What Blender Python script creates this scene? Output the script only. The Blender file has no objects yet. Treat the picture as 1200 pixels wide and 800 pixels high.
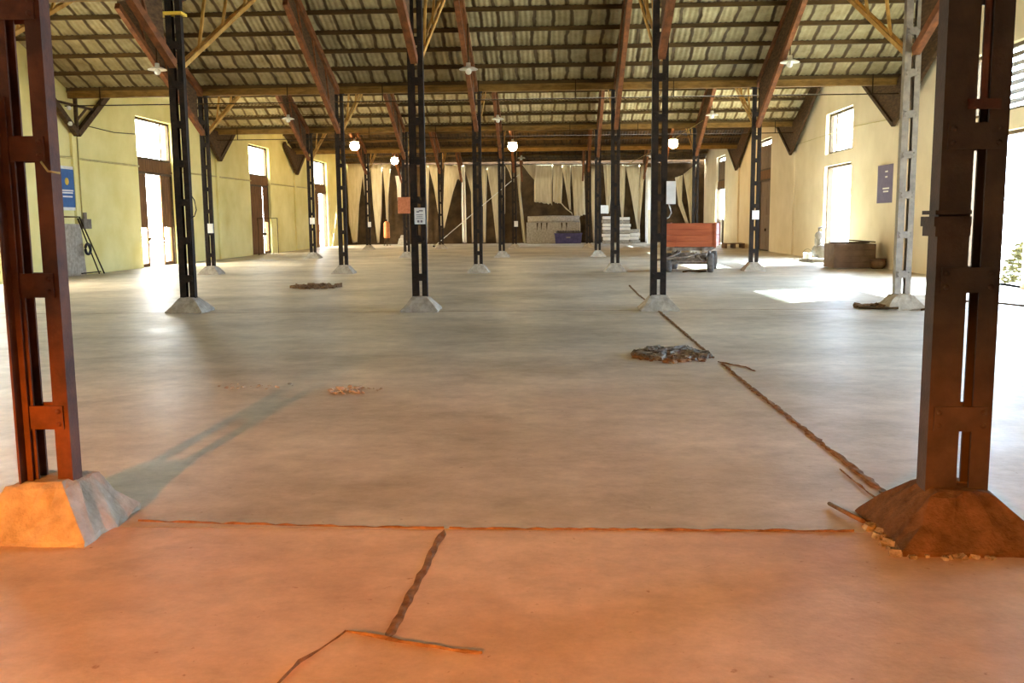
import bpy, math, random
from mathutils import Vector, Matrix
random.seed(7)
SC = bpy.context.scene
COL = SC.collection
PI = math.pi

# ------------------------------------------------------------------ layout
B = 13.136                      # bay depth along the hall
def ROW(r): return 4.431 + (r - 1) * B
CX = [-11.606, -7.106, -2.606, 1.894, 6.394]      # column lines
XL, XR = -16.106, 10.894                          # inner wall faces
YB, YF = ROW(6) + 0.25, ROW(0) - 0.1              # back wall, wall behind the camera
WT = 0.45                                         # wall thickness
ZV, SL = 6.12, 0.395                              # valley height of sheets, roof slope
def roofz(y):                                     # sheet height at depth y
    t = ((y - ROW(0)) % B)
    return ZV + SL * min(t, B - t)

# ------------------------------------------------------------------ camera projection helper (pixel -> world), used only to read positions off
F, YAW, PIT, ROL, CH = 1087.43, 0.0495, 0.1293, -0.0093, 1.6884
def cam_axes():
    fw = Vector((-math.sin(YAW), math.cos(YAW), 0)); r = Vector((math.cos(YAW), math.sin(YAW), 0)); up = Vector((0, 0, 1))
    fw2 = math.cos(PIT) * fw - math.sin(PIT) * up; up2 = math.cos(PIT) * up + math.sin(PIT) * fw
    r3 = math.cos(ROL) * r + math.sin(ROL) * up2; u3 = -math.sin(ROL) * r + math.cos(ROL) * up2
    return r3, u3, fw2
AR, AU, AF = cam_axes()
def ray(px, py): return AR * ((px - 600) / F) - AU * ((py - 400) / F) + AF
def on_y(px, py, Y):
    d = ray(px, py); t = Y / d.y; return Vector((t * d.x, Y, CH + t * d.z))
def on_x(px, py, X):
    d = ray(px, py); t = X / d.x; return Vector((X, t * d.y, CH + t * d.z))
def on_z(px, py, Z=0):
    d = ray(px, py); t = (Z - CH) / d.z; return Vector((t * d.x, t * d.y, Z))

# ------------------------------------------------------------------ mesh builder
class MB:
    def __init__(s): s.v = []; s.f = []; s.sm = []
    def add(s, vs, fs, smooth=False):
        o = len(s.v); s.v += [tuple(v) for v in vs]
        for f in fs: s.f.append([i + o for i in f]); s.sm.append(smooth)
        return s
    def box(s, x0, x1, y0, y1, z0, z1):
        vs = [(x, y, z) for z in (z0, z1) for y in (y0, y1) for x in (x0, x1)]
        return s.add(vs, [(0, 2, 3, 1), (4, 5, 7, 6), (0, 1, 5, 4), (2, 6, 7, 3), (0, 4, 6, 2), (1, 3, 7, 5)])
    def obox(s, c, sx, sy, sz, rot=None):
        M = rot or Matrix.Identity(3); c = Vector(c)
        vs = [c + M @ Vector((x * sx / 2, y * sy / 2, z * sz / 2)) for z in (-1, 1) for y in (-1, 1) for x in (-1, 1)]
        return s.add(vs, [(0, 2, 3, 1), (4, 5, 7, 6), (0, 1, 5, 4), (2, 6, 7, 3), (0, 4, 6, 2), (1, 3, 7, 5)])
    def bar(s, p, q, w, h, up=(0, 0, 1)):
        p, q = Vector(p), Vector(q); d = (q - p); L = d.length; d.normalize()
        u = Vector(up); x = d.cross(u)
        if x.length < 1e-4: x = d.cross(Vector((1, 0, 0)))
        x.normalize(); z = x.cross(d)
        M = Matrix((x, d, z)).transposed()
        return s.obox((p + q) / 2, w, L, h, M)
    def tube(s, pts, r, n=8, cap=True, smooth=True):
        pts = [Vector(p) for p in pts]; rings = []
        for i, p in enumerate(pts):
            d = (pts[min(i + 1, len(pts) - 1)] - pts[max(i - 1, 0)]).normalized()
            a = d.cross(Vector((0, 0, 1)))
            if a.length < 1e-3: a = d.cross(Vector((0, 1, 0)))
            a.normalize(); b = a.cross(d); rr = r[i] if isinstance(r, (list, tuple)) else r
            rings.append([p + (a * math.cos(2 * PI * k / n) + b * math.sin(2 * PI * k / n)) * rr for k in range(n)])
        o = len(s.v); vs = [v for R in rings for v in R]; fs = []
        for i in range(len(pts) - 1):
            for k in range(n):
                fs.append((i * n + k, i * n + (k + 1) % n, (i + 1) * n + (k + 1) % n, (i + 1) * n + k))
        s.add(vs, fs, smooth)
        if cap:
            s.f.append([o + k for k in range(n)][::-1]); s.sm.append(False)
            s.f.append([o + (len(pts) - 1) * n + k for k in range(n)]); s.sm.append(False)
        return s
    def lathe(s, prof, n=20, c=(0, 0, 0), axis='z', smooth=True):
        vs = []; c = Vector(c)
        for r, z in prof:
            for k in range(n):
                a = 2 * PI * k / n; p = (r * math.cos(a), r * math.sin(a), z)
                if axis == 'x': p = (z, r * math.cos(a), r * math.sin(a))
                if axis == 'y': p = (r * math.cos(a), z, r * math.sin(a))
                vs.append(c + Vector(p))
        fs = [(i * n + k, i * n + (k + 1) % n, (i + 1) * n + (k + 1) % n, (i + 1) * n + k) for i in range(len(prof) - 1) for k in range(n)]
        return s.add(vs, fs, smooth)
    def prism(s, poly, axis, a, b):
        n = len(poly)
        def P(u, w, t): return {'x': (t, u, w), 'y': (u, t, w), 'z': (u, w, t)}[axis]
        vs = [P(u, w, a) for u, w in poly] + [P(u, w, b) for u, w in poly]
        fs = [tuple(range(n))[::-1], tuple(range(n, 2 * n))] + [(i, (i + 1) % n, n + (i + 1) % n, n + i) for i in range(n)]
        return s.add(vs, fs)
    def build(s, name, mat, parent=None, loc=(0, 0, 0), rotz=0, bevel=0, kind=None):
        me = bpy.data.meshes.new(name); me.from_pydata(s.v, [], s.f); me.update()
        for p, q in zip(me.polygons, s.sm): p.use_smooth = q
        me.materials.append(mat)
        import bmesh
        bm = bmesh.new(); bm.from_mesh(me); bmesh.ops.recalc_face_normals(bm, faces=bm.faces); bm.to_mesh(me); bm.free()
        o = bpy.data.objects.new(name, me); COL.objects.link(o)
        if parent: o.parent = parent
        o.location = loc; o.rotation_euler = (0, 0, rotz)
        if bevel:
            m = o.modifiers.new('bevel', 'BEVEL'); m.width = bevel; m.segments = 2; m.limit_method = 'ANGLE'
        if kind: o['kind'] = kind
        return o

def tag(o, label, cat, group=None, kind=None):
    o['label'] = label; o['category'] = cat
    if group: o['group'] = group
    if kind: o['kind'] = kind
    return o
def thing(name, label, cat, loc=(0, 0, 0), rotz=0, group=None, kind=None):
    o = bpy.data.objects.new(name, None); COL.objects.link(o); o.empty_display_size = 0.1
    o.location = loc; o.rotation_euler = (0, 0, rotz)
    return tag(o, label, cat, group, kind)
def structure(name, loc=(0, 0, 0)):
    o = bpy.data.objects.new(name, None); COL.objects.link(o); o.location = loc; o['kind'] = 'structure'; return o
def dup(root, loc, label, group=None):
    def cp(o, par):
        c = o.copy(); COL.objects.link(c); c.parent = par
        for ch in o.children: cp(ch, c)
        return c
    r = cp(root, None); r.location = loc; r['label'] = label
    if group: r['group'] = group
    return r

# ------------------------------------------------------------------ materials
def lin(c): return tuple((x / 255 / 12.92) if x / 255 <= 0.04045 else ((x / 255 + 0.055) / 1.055) ** 2.4 for x in c) + (1,)
def mat(name, c1, c2=None, scale=3.0, rough=0.8, metal=0.0, bump=0.0, bscale=40, spec=0.3, stretch=(1, 1, 1), detail=6, lo=0.35, hi=0.65):
    m = bpy.data.materials.new(name); m.use_nodes = True; N = m.node_tree.nodes; L = m.node_tree.links
    b = N['Principled BSDF']; b.inputs['Roughness'].default_value = rough; b.inputs['Metallic'].default_value = metal
    b.inputs['Specular IOR Level'].default_value = spec
    tc = N.new('ShaderNodeTexCoord'); mp = N.new('ShaderNodeMapping'); mp.inputs['Scale'].default_value = stretch
    L.new(tc.outputs['Object'], mp.inputs['Vector'])
    nz = N.new('ShaderNodeTexNoise'); nz.inputs['Scale'].default_value = scale; nz.inputs['Detail'].default_value = detail
    nz.inputs['Roughness'].default_value = 0.6
    L.new(mp.outputs['Vector'], nz.inputs['Vector'])
    r = N.new('ShaderNodeValToRGB'); r.color_ramp.elements[0].position = lo; r.color_ramp.elements[1].position = hi
    r.color_ramp.elements[0].color = lin(c1); r.color_ramp.elements[1].color = lin(c2 or c1)
    L.new(nz.outputs['Fac'], r.inputs['Fac']); L.new(r.outputs['Color'], b.inputs['Base Color'])
    if bump:
        n2 = N.new('ShaderNodeTexNoise'); n2.inputs['Scale'].default_value = bscale; n2.inputs['Detail'].default_value = 5
        L.new(mp.outputs['Vector'], n2.inputs['Vector'])
        bp = N.new('ShaderNodeBump'); bp.inputs['Strength'].default_value = bump; bp.inputs['Distance'].default_value = 0.02
        L.new(n2.outputs['Fac'], bp.inputs['Height']); L.new(bp.outputs['Normal'], b.inputs['Normal'])
    return m
def emis(name, c, s):
    m = bpy.data.materials.new(name); m.use_nodes = True; N = m.node_tree.nodes
    b = N['Principled BSDF']; b.inputs['Base Color'].default_value = lin(c)
    b.inputs['Emission Color'].default_value = lin(c); b.inputs['Emission Strength'].default_value = s
    return m
M = {}
M['steel'] = mat('black_steel', (26, 20, 14), (50, 37, 26), 6, 0.7, 0.0, 0.15, 60, 0.2)
M['steel_daylit'] = mat('black_steel_daylit', (120, 108, 92), (150, 136, 115), 6, 0.5, 0.0, 0.1, 60, 0.4)  # dark column steel with the daylight on it mixed into a paler colour
M['steel_red'] = mat('red_lead_steel', (66, 38, 26), (104, 60, 38), 5, 0.65, 0.0, 0.15, 60, 0.25)
M['steel_brown'] = mat('brown_steel', (56, 44, 34), (78, 60, 46), 5, 0.65, 0.0, 0.15, 60, 0.25)
M['timber_red'] = mat('red_brown_timber', (100, 62, 36), (140, 86, 48), 3, 0.75, 0, 0.2, 30, 0.2, (3, 1, 3))
M['timber_beam'] = mat('weathered_beam', (116, 86, 40), (150, 114, 58), 3, 0.75, 0, 0.1, 30, 0.15, (1, 3, 3))
M['timber_dark'] = mat('dark_timber', (62, 44, 26), (92, 68, 42), 3, 0.8, 0, 0.2, 30, 0.2, (1, 3, 3))
M['timber_yellow'] = mat('yellow_timber', (170, 126, 60), (205, 160, 84), 3, 0.7, 0, 0.1, 30, 0.2)
M['board_dark'] = mat('bracket_boards', (66, 46, 28), (100, 74, 46), 4, 0.85, 0, 0.2, 30, 0.2, (1, 1, 4))
M['purlin'] = mat('purlin_timber', (70, 52, 28), (102, 78, 44), 2, 0.85, 0, 0.1, 30, 0.2, (0.4, 3, 3))
M['concrete'] = mat('base_concrete', (150, 138, 118), (186, 172, 150), 8, 0.9, 0, 0.5, 40, 0.2)
M['dirt'] = mat('earth_crust', (84, 62, 42), (116, 86, 58), 9, 0.95, 0, 0.8, 30, 0.1)
M['crack'] = mat('crack_dirt', (104, 78, 54), (146, 114, 82), 14, 0.95, 0, 0.8, 50, 0.1)
M['rubble'] = mat('rubble', (96, 82, 62), (186, 172, 146), 14, 0.95, 0, 0.5, 40, 0.1)
M['rubble_dark'] = mat('dusty_rags', (62, 58, 50), (150, 144, 128), 14, 0.95, 0, 0.5, 40, 0.1)
M['wall_l'] = mat('limewash_lit_yellow', (228, 212, 134), (244, 230, 160), 0.5, 0.9, 0, 0.25, 8, 0.15)  # one limewash on both walls; left copy tinted for its yellower light
M['wall_r'] = mat('limewash_cream', (220, 200, 162), (234, 216, 182), 0.5, 0.9, 0, 0.25, 8, 0.15)
M['brick_dark'] = mat('sooted_wall', (58, 44, 28), (88, 68, 44), 1.2, 0.95, 0, 0.4, 12, 0.1)
M['cloth'] = mat('canvas_curtain', (206, 186, 146), (226, 208, 168), 2, 0.9, 0, 0.1, 50, 0.1, (4, 1, .5))
M['cloth_w'] = mat('white_sheet', (226, 214, 192), (240, 230, 212), 2, 0.9, 0, 0.1, 50, 0.1)
M['frame'] = mat('dark_window_frame', (66, 52, 34), (90, 70, 46), 5, 0.7)
M['leaf'] = mat('door_timber', (96, 66, 38), (128, 90, 54), 3, 0.75, 0, 0.2, 30, 0.2, (3, 3, .4))
M['leaf_grey'] = mat('grey_door_timber', (112, 94, 78), (138, 118, 98), 3, 0.75, 0, 0.2, 30, 0.2, (3, 3, .4))
M['pipe'] = mat('pipe_paint', (186, 166, 98), (206, 186, 120), 5, 0.6)
M['pipe_dark'] = mat('dark_pipe', (54, 38, 20), (74, 54, 30), 5, 0.9, spec=0.1)
M['enamel'] = mat('white_enamel', (230, 224, 210), (244, 240, 228), 5, 0.4)
M['white'] = mat('white_paper', (228, 222, 210), (240, 236, 226), 5, 0.8)
M['ink'] = mat('grey_ink', (120, 112, 110), (140, 132, 130), 5, 0.8)
M['blue'] = mat('blue_board', (46, 88, 136), (58, 102, 150), 4, 0.6)
M['slate'] = mat('slate_board', (98, 88, 112), (112, 100, 122), 4, 0.6)
M['yellow'] = mat('yellow_paint', (226, 190, 60), (236, 204, 84), 4, 0.6)
M['redboard'] = mat('red_board', (160, 92, 56), (190, 116, 76), 9, 0.7)
M['trailer'] = mat('trailer_red', (146, 70, 38), (168, 88, 50), 3, 0.6, 0, 0.1, 30, 0.3, (.5, 3, 3))
M['chassis'] = mat('dusty_chassis', (96, 82, 68), (140, 124, 106), 8, 0.7)
M['tyre'] = mat('dusty_tyre', (74, 68, 62), (108, 98, 88), 8, 0.9)
M['crate'] = mat('rusty_crate', (104, 80, 60), (128, 100, 76), 3, 0.8, 0, 0.2, 20)
M['junk'] = mat('machine_grey', (104, 92, 78), (134, 120, 102), 6, 0.6)
M['basin'] = mat('brown_basin', (128, 98, 72), (150, 118, 88), 6, 0.7)
M['tub'] = mat('blue_violet_tub', (62, 56, 92), (82, 74, 112), 4, 0.5)
M['rubber'] = mat('black_rubber', (34, 32, 30), (52, 48, 44), 6, 0.6)
M['ext'] = mat('orange_cylinder', (196, 118, 62), (214, 138, 80), 6, 0.5)
M['ground'] = mat('outside_earth', (190, 182, 168), (214, 206, 192), 1, 0.95)
M['leafgreen'] = mat('dry_shrub_leaves', (64, 60, 28), (92, 84, 42), 5, 0.8)
M['bark'] = mat('bark', (88, 66, 44), (110, 84, 58), 5, 0.9)
M['bulb'] = emis('lit_globe', (255, 218, 150), 90)
M['bulb_off'] = mat('unlit_globe', (206, 200, 186), (220, 214, 200), 4, 0.2)

def glass_mat():
    m = bpy.data.materials.new('window_glass'); m.use_nodes = True; N = m.node_tree.nodes; L = m.node_tree.links
    N.remove(N['Principled BSDF']); t = N.new('ShaderNodeBsdfTransparent'); t.inputs['Color'].default_value = (.9, .92, .9, 1)
    g = N.new('ShaderNodeBsdfGlossy'); g.inputs['Roughness'].default_value = 0.15
    mx = N.new('ShaderNodeMixShader'); mx.inputs['Fac'].default_value = 0.06
    L.new(t.outputs[0], mx.inputs[1]); L.new(g.outputs[0], mx.inputs[2]); L.new(mx.outputs[0], N['Material Output'].inputs['Surface'])
    return m
M['glass'] = glass_mat()

def floor_mat(name, dark, light, tint, stain):
    m = bpy.data.materials.new(name); m.use_nodes = True; N = m.node_tree.nodes; L = m.node_tree.links
    b = N['Principled BSDF']; b.inputs['Specular IOR Level'].default_value = 0.35
    tc = N.new('ShaderNodeTexCoord')
    def noise(scale, det=6, st=(1, 1, 1), rough=.6):
        mp = N.new('ShaderNodeMapping'); mp.inputs['Scale'].default_value = st; L.new(tc.outputs['Object'], mp.inputs['Vector'])
        n = N.new('ShaderNodeTexNoise'); n.inputs['Scale'].default_value = scale; n.inputs['Detail'].default_value = det; n.inputs['Roughness'].default_value = rough
        L.new(mp.outputs['Vector'], n.inputs['Vector']); return n.outputs['Fac']
    def ramp(f, p0, c0, p1, c1):
        r = N.new('ShaderNodeValToRGB'); e = r.color_ramp.elements; e[0].position = p0; e[0].color = c0; e[1].position = p1; e[1].color = c1
        L.new(f, r.inputs['Fac']); return r.outputs['Color']
    def mix(f, a, c, mode='MIX'):
        x = N.new('ShaderNodeMix'); x.data_type = 'RGBA'; x.blend_type = mode
        if isinstance(f, float): x.inputs[0].default_value = f
        else: L.new(f, x.inputs[0])
        for k, s in ((6, a), (7, c)):
            if isinstance(s, tuple): x.inputs[k].default_value = s
            else: L.new(s, x.inputs[k])
        return x.outputs[2]
    base = ramp(noise(0.4, 10, (.8, 1.0, 1), .68), .36, lin(dark), .62, lin(light))
    fine = ramp(noise(4, 10, (.9, 1.0, 1), .75), .35, (.80, .79, .77, 1), .65, (1.1, 1.1, 1.1, 1))
    c = mix(1.0, base, fine, 'MULTIPLY')
    c = mix(ramp(noise(0.9, 9, (.9, 1.0, 1), .7), .52, (0, 0, 0, 1), .8, (.7, .7, .7, 1)), c, lin(tint))
    c = mix(ramp(noise(16, 3), .68, (0, 0, 0, 1), .76, (.8, .8, .8, 1)), c, lin(stain))
    L.new(c, b.inputs['Base Color'])
    rr = N.new('ShaderNodeMapRange'); L.new(noise(1.2, 6), rr.inputs[0]); rr.inputs[3].default_value = 0.34; rr.inputs[4].default_value = 0.6
    L.new(rr.outputs[0], b.inputs['Roughness'])
    bp = N.new('ShaderNodeBump'); bp.inputs['Strength'].default_value = .25; bp.inputs['Distance'].default_value = .01
    L.new(noise(20, 6), bp.inputs['Height']); L.new(bp.outputs['Normal'], b.inputs['Normal'])
    return m
M['floor'] = floor_mat('worn_concrete', (160, 146, 122), (210, 197, 174), (188, 168, 138), (140, 120, 94))
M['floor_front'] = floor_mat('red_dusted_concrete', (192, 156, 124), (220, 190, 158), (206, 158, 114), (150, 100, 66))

def roof_mat(name, c1, c2, lap):
    m = bpy.data.materials.new(name); m.use_nodes = True; N = m.node_tree.nodes; L = m.node_tree.links
    b = N['Principled BSDF']; b.inputs['Roughness'].default_value = .6; b.inputs['Specular IOR Level'].default_value = .3
    tc = N.new('ShaderNodeTexCoord'); nz = N.new('ShaderNodeTexNoise'); nz.inputs['Scale'].default_value = 1.3
    L.new(tc.outputs['Object'], nz.inputs['Vector'])
    ad = N.new('ShaderNodeVectorMath'); ad.operation = 'MULTIPLY_ADD'; ad.inputs[1].default_value = (.22, .06, 0)
    L.new(nz.outputs['Color'], ad.inputs[0]); L.new(tc.outputs['Object'], ad.inputs[2])
    br = N.new('ShaderNodeTexBrick'); br.offset = .22; br.inputs['Scale'].default_value = 1
    br.inputs['Brick Width'].default_value = .52; br.inputs['Row Height'].default_value = .93
    br.inputs['Mortar Size'].default_value = .075; br.inputs['Mortar Smooth'].default_value = .6; br.inputs['Bias'].default_value = .2
    br.inputs['Color1'].default_value = lin(c1); br.inputs['Color2'].default_value = lin(c2); br.inputs['Mortar'].default_value = lin(lap)
    L.new(ad.outputs[0], br.inputs['Vector'])
    n2 = N.new('ShaderNodeTexNoise'); n2.inputs['Scale'].default_value = 2.5; n2.inputs['Detail'].default_value = 8; n2.inputs['Roughness'].default_value = .7
    L.new(tc.outputs['Object'], n2.inputs['Vector'])
    r = N.new('ShaderNodeValToRGB'); r.color_ramp.elements[0].position = .35; r.color_ramp.elements[1].position = .65
    r.color_ramp.elements[0].color = (.68, .64, .55, 1); r.color_ramp.elements[1].color = (1.1, 1.1, 1.1, 1); L.new(n2.outputs['Fac'], r.inputs['Fac'])
    x = N.new('ShaderNodeMix'); x.data_type = 'RGBA'; x.blend_type = 'MULTIPLY'; x.inputs[0].default_value = 1
    L.new(br.outputs['Color'], x.inputs[6]); L.new(r.outputs['Color'], x.inputs[7]); L.new(x.outputs[2], b.inputs['Base Color'])
    return m
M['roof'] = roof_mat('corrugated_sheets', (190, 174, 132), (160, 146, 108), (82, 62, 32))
M['roof_lit'] = roof_mat('corrugated_sheets_lit', (232, 214, 168), (216, 198, 150), (136, 110, 66))  # stronger light on the middle gable worked into a paler sheet colour
M['roof_dim'] = roof_mat('corrugated_sheets_dim', (92, 70, 38), (80, 60, 32), (54, 40, 22))  # dimness under the rear gables worked into a darker sheet colour

# ------------------------------------------------------------------ setting: floor
fl = MB(); JY = 4.93
fl.box(XL - WT, XR + WT, JY + .012, YB + .4, -.2, 0)
o = fl.build('floor', M['floor'], kind='structure')
MB().box(XL - WT, XR + WT, YF - .4, JY - .012, -.2, .004).build('floor_slab', M['floor_front'], o)
MB().box(XL - WT, XR + WT, JY - .02, JY + .02, -.2, -.02).build('floor_joint', M['crack'], o)
def ragged(pts, w, name, par=o, h=.012, wob=.35, step=.06, seed=1):
    rnd = random.Random(seed); m = MB(); P = [Vector((p[0], p[1], 0)) for p in pts]; c = []
    for a, b in zip(P, P[1:]):
        n = max(2, int((b - a).length / step))
        for k in range(n): c.append(a.lerp(b, k / n))
    c.append(P[-1]); n = len(c); vs = []
    for i, p in enumerate(c):
        d = (c[min(i + 1, n - 1)] - c[max(i - 1, 0)]).normalized(); s = Vector((-d.y, d.x, 0)); ww = w * (1 + wob * (rnd.random() * 2 - 1))
        if i in (0, n - 1): ww *= .2
        j = (rnd.random() - .5) * w * wob
        vs += [p + s * (j - ww / 2) + Vector((0, 0, .0045)), p + s * (j - ww / 5) + Vector((0, 0, .006 + h * rnd.random())),
               p + s * (j + ww / 5) + Vector((0, 0, .006 + h * rnd.random())), p + s * (j + ww / 2) + Vector((0, 0, .0045))]
    fs = [(4 * i + k, 4 * i + k + 1, 4 * i + k + 5, 4 * i + k + 4) for i in range(n - 1) for k in range(3)]
    m.add(vs, fs); return m.build(name, M['crack'], par)
ragged([(2.02, 5.3), (1.985, 7.0), (1.965, 8.3), (1.94, 9.3)], .055, 'floor_crack', seed=2)
ragged([(1.94, 9.3), (1.93, 10.9)], .035, 'floor_crack', seed=3)
ragged([(1.90, 11.3), (1.89, 14.0), (1.88, 18), (1.83, 21), (1.86, 24.2)], .05, 'floor_crack', seed=4)
ragged([(1.92, 5.35), (1.9, 6.2)], .012, 'floor_crack', seed=14)
ragged([(-.629, 4.9), (-.66, 4.2), (-.70, 3.55)], .04, 'floor_crack', h=.006, wob=.2, seed=5)
ragged([(-.88, 3.625), (-.72, 3.57), (-.55, 3.51), (-.30, 3.44)], .022, 'floor_crack', seed=6)
ragged([(-.88, 3.625), (-1.0, 3.35), (-1.06, 3.05)], .012, 'floor_crack', seed=7)
ragged([(-2.4, 5.02), (-1.4, 4.96), (-.63, 4.93)], .012, 'floor_crack', seed=8)
ragged([(-.6, 4.93), (.6, 4.93), (1.6, 4.93)], .012, 'floor_crack', seed=9)
ragged([(1.9, 11.0), (2.15, 10.6), (2.2, 10.3)], .03, 'floor_crack', seed=10)
ragged([(-16, 17.2), (-7, 17.3), (0, 17.4), (10.8, 17.5)], .02, 'floor_joint', h=.002, seed=11)
MB().box(-60, 50, -30, 100, -.5, -.22).build('ground', M['ground'], kind='structure')

# ------------------------------------------------------------------ walls with bays
OY0, OY1 = .368 * B, .631 * B        # opening inside a bay
DZ, WZ0, WZ1 = 3.75, 4.22, 5.82      # door head, window sill, window head
def wall(name, x0, x1, m):
    w = MB()
    for k in range(6):
        a = ROW(k); b = ROW(k + 1); mid = (a + b) / 2
        if k == 0: a0 = YF - .4
        else: a0 = a
        b0 = b if k < 5 else YB + .4
        g = lambda y: roofz(y) - .05
        w.prism([(a0, -.2), (a + OY0, -.2), (a + OY0, g(a + OY0)), (a, ZV - .05), (a0, ZV - .05)], 'x', x0, x1)
        w.prism([(a + OY1, -.2), (b0, -.2), (b0, ZV - .05), (b, ZV - .05), (a + OY1, g(a + OY1))], 'x', x0, x1)
        w.prism([(a + OY0, WZ1), (a + OY1, WZ1), (a + OY1, g(a + OY1)), (mid, g(mid)), (a + OY0, g(a + OY0))], 'x', x0, x1)
        if x0 > 0 and k not in (4, 5): w.box(x0, x1, a + OY0, a + OY1, DZ, WZ0)
        w.box(x0, x1, a + OY0, a + OY1, -.2, 0)
    return w.build(name, m, kind='structure')
wl = wall('wall_left', XL - WT, XL, M['wall_l'])
wr = wall('wall_right', XR, XR + WT, M['wall_r'])
# shallow piers on the walls under every valley
for k in range(1, 6):
    MB().box(XL, XL + .09, ROW(k) - .16, ROW(k) + .16, 0, 4.7).build('pier', M['wall_l'], wl)
    MB().box(XR - .09, XR, ROW(k) - .16, ROW(k) + .16, 0, 4.7).build('pier', M['wall_r'], wr)
MB().box(XL - WT, XR + WT, YB, YB + .4, -.2, ZV + .1).build('wall_back', M['brick_dark'], kind='structure')
MB().box(XL - WT, XR + WT, YF - .4, YF, -.2, ZV + .1).build('wall_front', M['wall_r'], kind='structure')

# transom beams, windows and doors
def leafmesh(y0, y1, xc, top=DZ - .08, glazed=True, z0=.02, gz=(.25, 1.75)):
    m = MB(); s = .1; t = .025
    m.box(xc - t, xc + t, y0, y0 + s, z0, top); m.box(xc - t, xc + t, y1 - s, y1, z0, top)
    for z in (z0, gz[1], top - .12, (gz[1] + top) / 2): m.box(xc - t, xc + t, y0 + s, y1 - s, z, z + .12)
    m.box(xc - .012, xc + .012, y0 + s, y1 - s, gz[1], top)
    if not glazed: m.box(xc - .012, xc + .012, y0 + s, y1 - s, z0, gz[1])
    n = max(2, int((y1 - y0) / .3))
    for k in range(1, n):
        y = y0 + (y1 - y0) * k / n; m.box(xc - .018, xc + .018, y - .008, y + .008, gz[1] if glazed else z0, top)
    return m
def window(n, side, k, kind):
    x = (XL - WT * .5) if side < 0 else (XR + WT * .5); a = ROW(k); y0, y1 = a + OY0 + .02, a + OY1 - .02
    w = structure('window_%d' % n, (x, (y0 + y1) / 2, WZ0)); hw = (y1 - y0) / 2; H = WZ1 - WZ0
    f = MB(); s = .09
    f.box(-.06, .06, -hw, -hw + s, 0, H); f.box(-.06, .06, hw - s, hw, 0, H); f.box(-.06, .06, -hw, hw, 0, s); f.box(-.06, .06, -hw, hw, H - s, H)
    if side < 0 or k in (4, 5):
        tb = MB(); tb.box(-.09, .09, -hw, hw, DZ - WZ0, -.005); tb.box(-.12, .12, -hw, hw, DZ - WZ0, DZ - WZ0 + .1); tb.build('transom', M['leaf'], w)
    if kind == 'bars':
        f.box(-.03, .03, hw * .55, hw * .55 + .06, 0, H)
    f.build('window_frame', M['frame'], w)
    if kind == 'shut':
        p = MB(); p.box(-.02, .02, -hw + s, hw - s, s, H - .28)
        for j in range(1, 7): p.box(-.035, .035, -hw + s + (2 * hw - 2 * s) * j / 7 - .01, -hw + s + (2 * hw - 2 * s) * j / 7 + .01, s, H - .28)
        p.build('shutter', M['leaf_grey'], w)
    elif kind == 'louvre':
        p = MB()
        for j in range(6): p.obox((0, -hw * .1, .25 + j * .22), .02, 1.6 * hw, .16, Matrix.Rotation(.6, 3, 'Y'))
        p.build('louvre', M['junk'], w)
    MB().box(-.004, .004, -hw + s, hw - s, s, H - s).build('pane', M['glass'], w)
    return w
def door(n, side, k, leaves):
    x = (XL - WT * .5) if side < 0 else (XR + WT * .5); a = ROW(k); y0, y1 = a + OY0, a + OY1
    d = structure('door_%d' % n, (x, (y0 + y1) / 2, 0)); hw = (y1 - y0) / 2
    f = MB(); s = .09
    f.box(-.1, .1, -hw + .01, -hw + s, 0, DZ - .01); f.box(-.1, .1, hw - s, hw - .01, 0, DZ - .01); f.box(-.1, .1, -hw + s, hw - s, DZ - s, DZ - .01)
    f.build('door_frame', M['frame'], d)
    for (u0, u1, xo, gl, mm, gz) in leaves:      # fractions of the opening width
        lo, hi = -hw + s + (2 * hw - 2 * s) * u0, -hw + s + (2 * hw - 2 * s) * u1
        lf = leafmesh(lo, hi, xo, glazed=gl, gz=gz).build('door_leaf', M[mm], d)
        if gl: MB().box(xo - .004, xo + .004, lo + .1, hi - .1, .14, gz[1]).build('pane', M['glass'], lf)
        MB().box(xo + (.03 if side < 0 else -.09), xo + (.09 if side < 0 else -.03), (hi if u0 < .3 else lo) - .05, (hi if u0 < .3 else lo) + .05, 1.02, 1.16).build('handle', M['pipe_dark'], lf)
    return d
LK = {3: 'bars', 4: 'plain', 5: 'plain', 2: 'plain', 1: 'plain', 0: 'plain'}
RK = {3: 'bars', 4: 'shut', 5: 'shut', 2: 'louvre', 1: 'shut', 0: 'shut'}  # unseen shutter just past the front row added to stop a sun patch
G = (.25, 1.75)
LD = {3: [(0, .3, 0, True, 'leaf', (.2, 1.55)), (.72, 1, 0, True, 'leaf', (.2, 1.55))],
      4: [(0, .76, 0, False, 'leaf', G), (.77, 1, .05, True, 'leaf', (.15, 1.75))],
      5: [(0, .5, 0, False, 'leaf', G)], 2: [(0, .5, 0, False, 'leaf', G)], 1: [(0, .5, 0, False, 'leaf', G), (.5, 1, 0.05, False, 'leaf', G)], 0: [(0, .5, 0, False, 'leaf', G), (.5, 1, 0.05, False, 'leaf', G)]}  # unseen near doors kept shut to dim the light up front
RD = {3: [], 4: [(0, .5, 0, False, 'leaf_grey', G), (.5, 1, .05, False, 'leaf_grey', G)],
      5: [], 2: [], 1: [], 0: [(0, .5, 0, False, 'leaf', G), (.5, 1, 0.05, False, 'leaf', G)]}
n = 0
for k in range(6):
    n += 1; window(n, -1, k, LK[k]); door(n, -1, k, LD[k])
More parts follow.
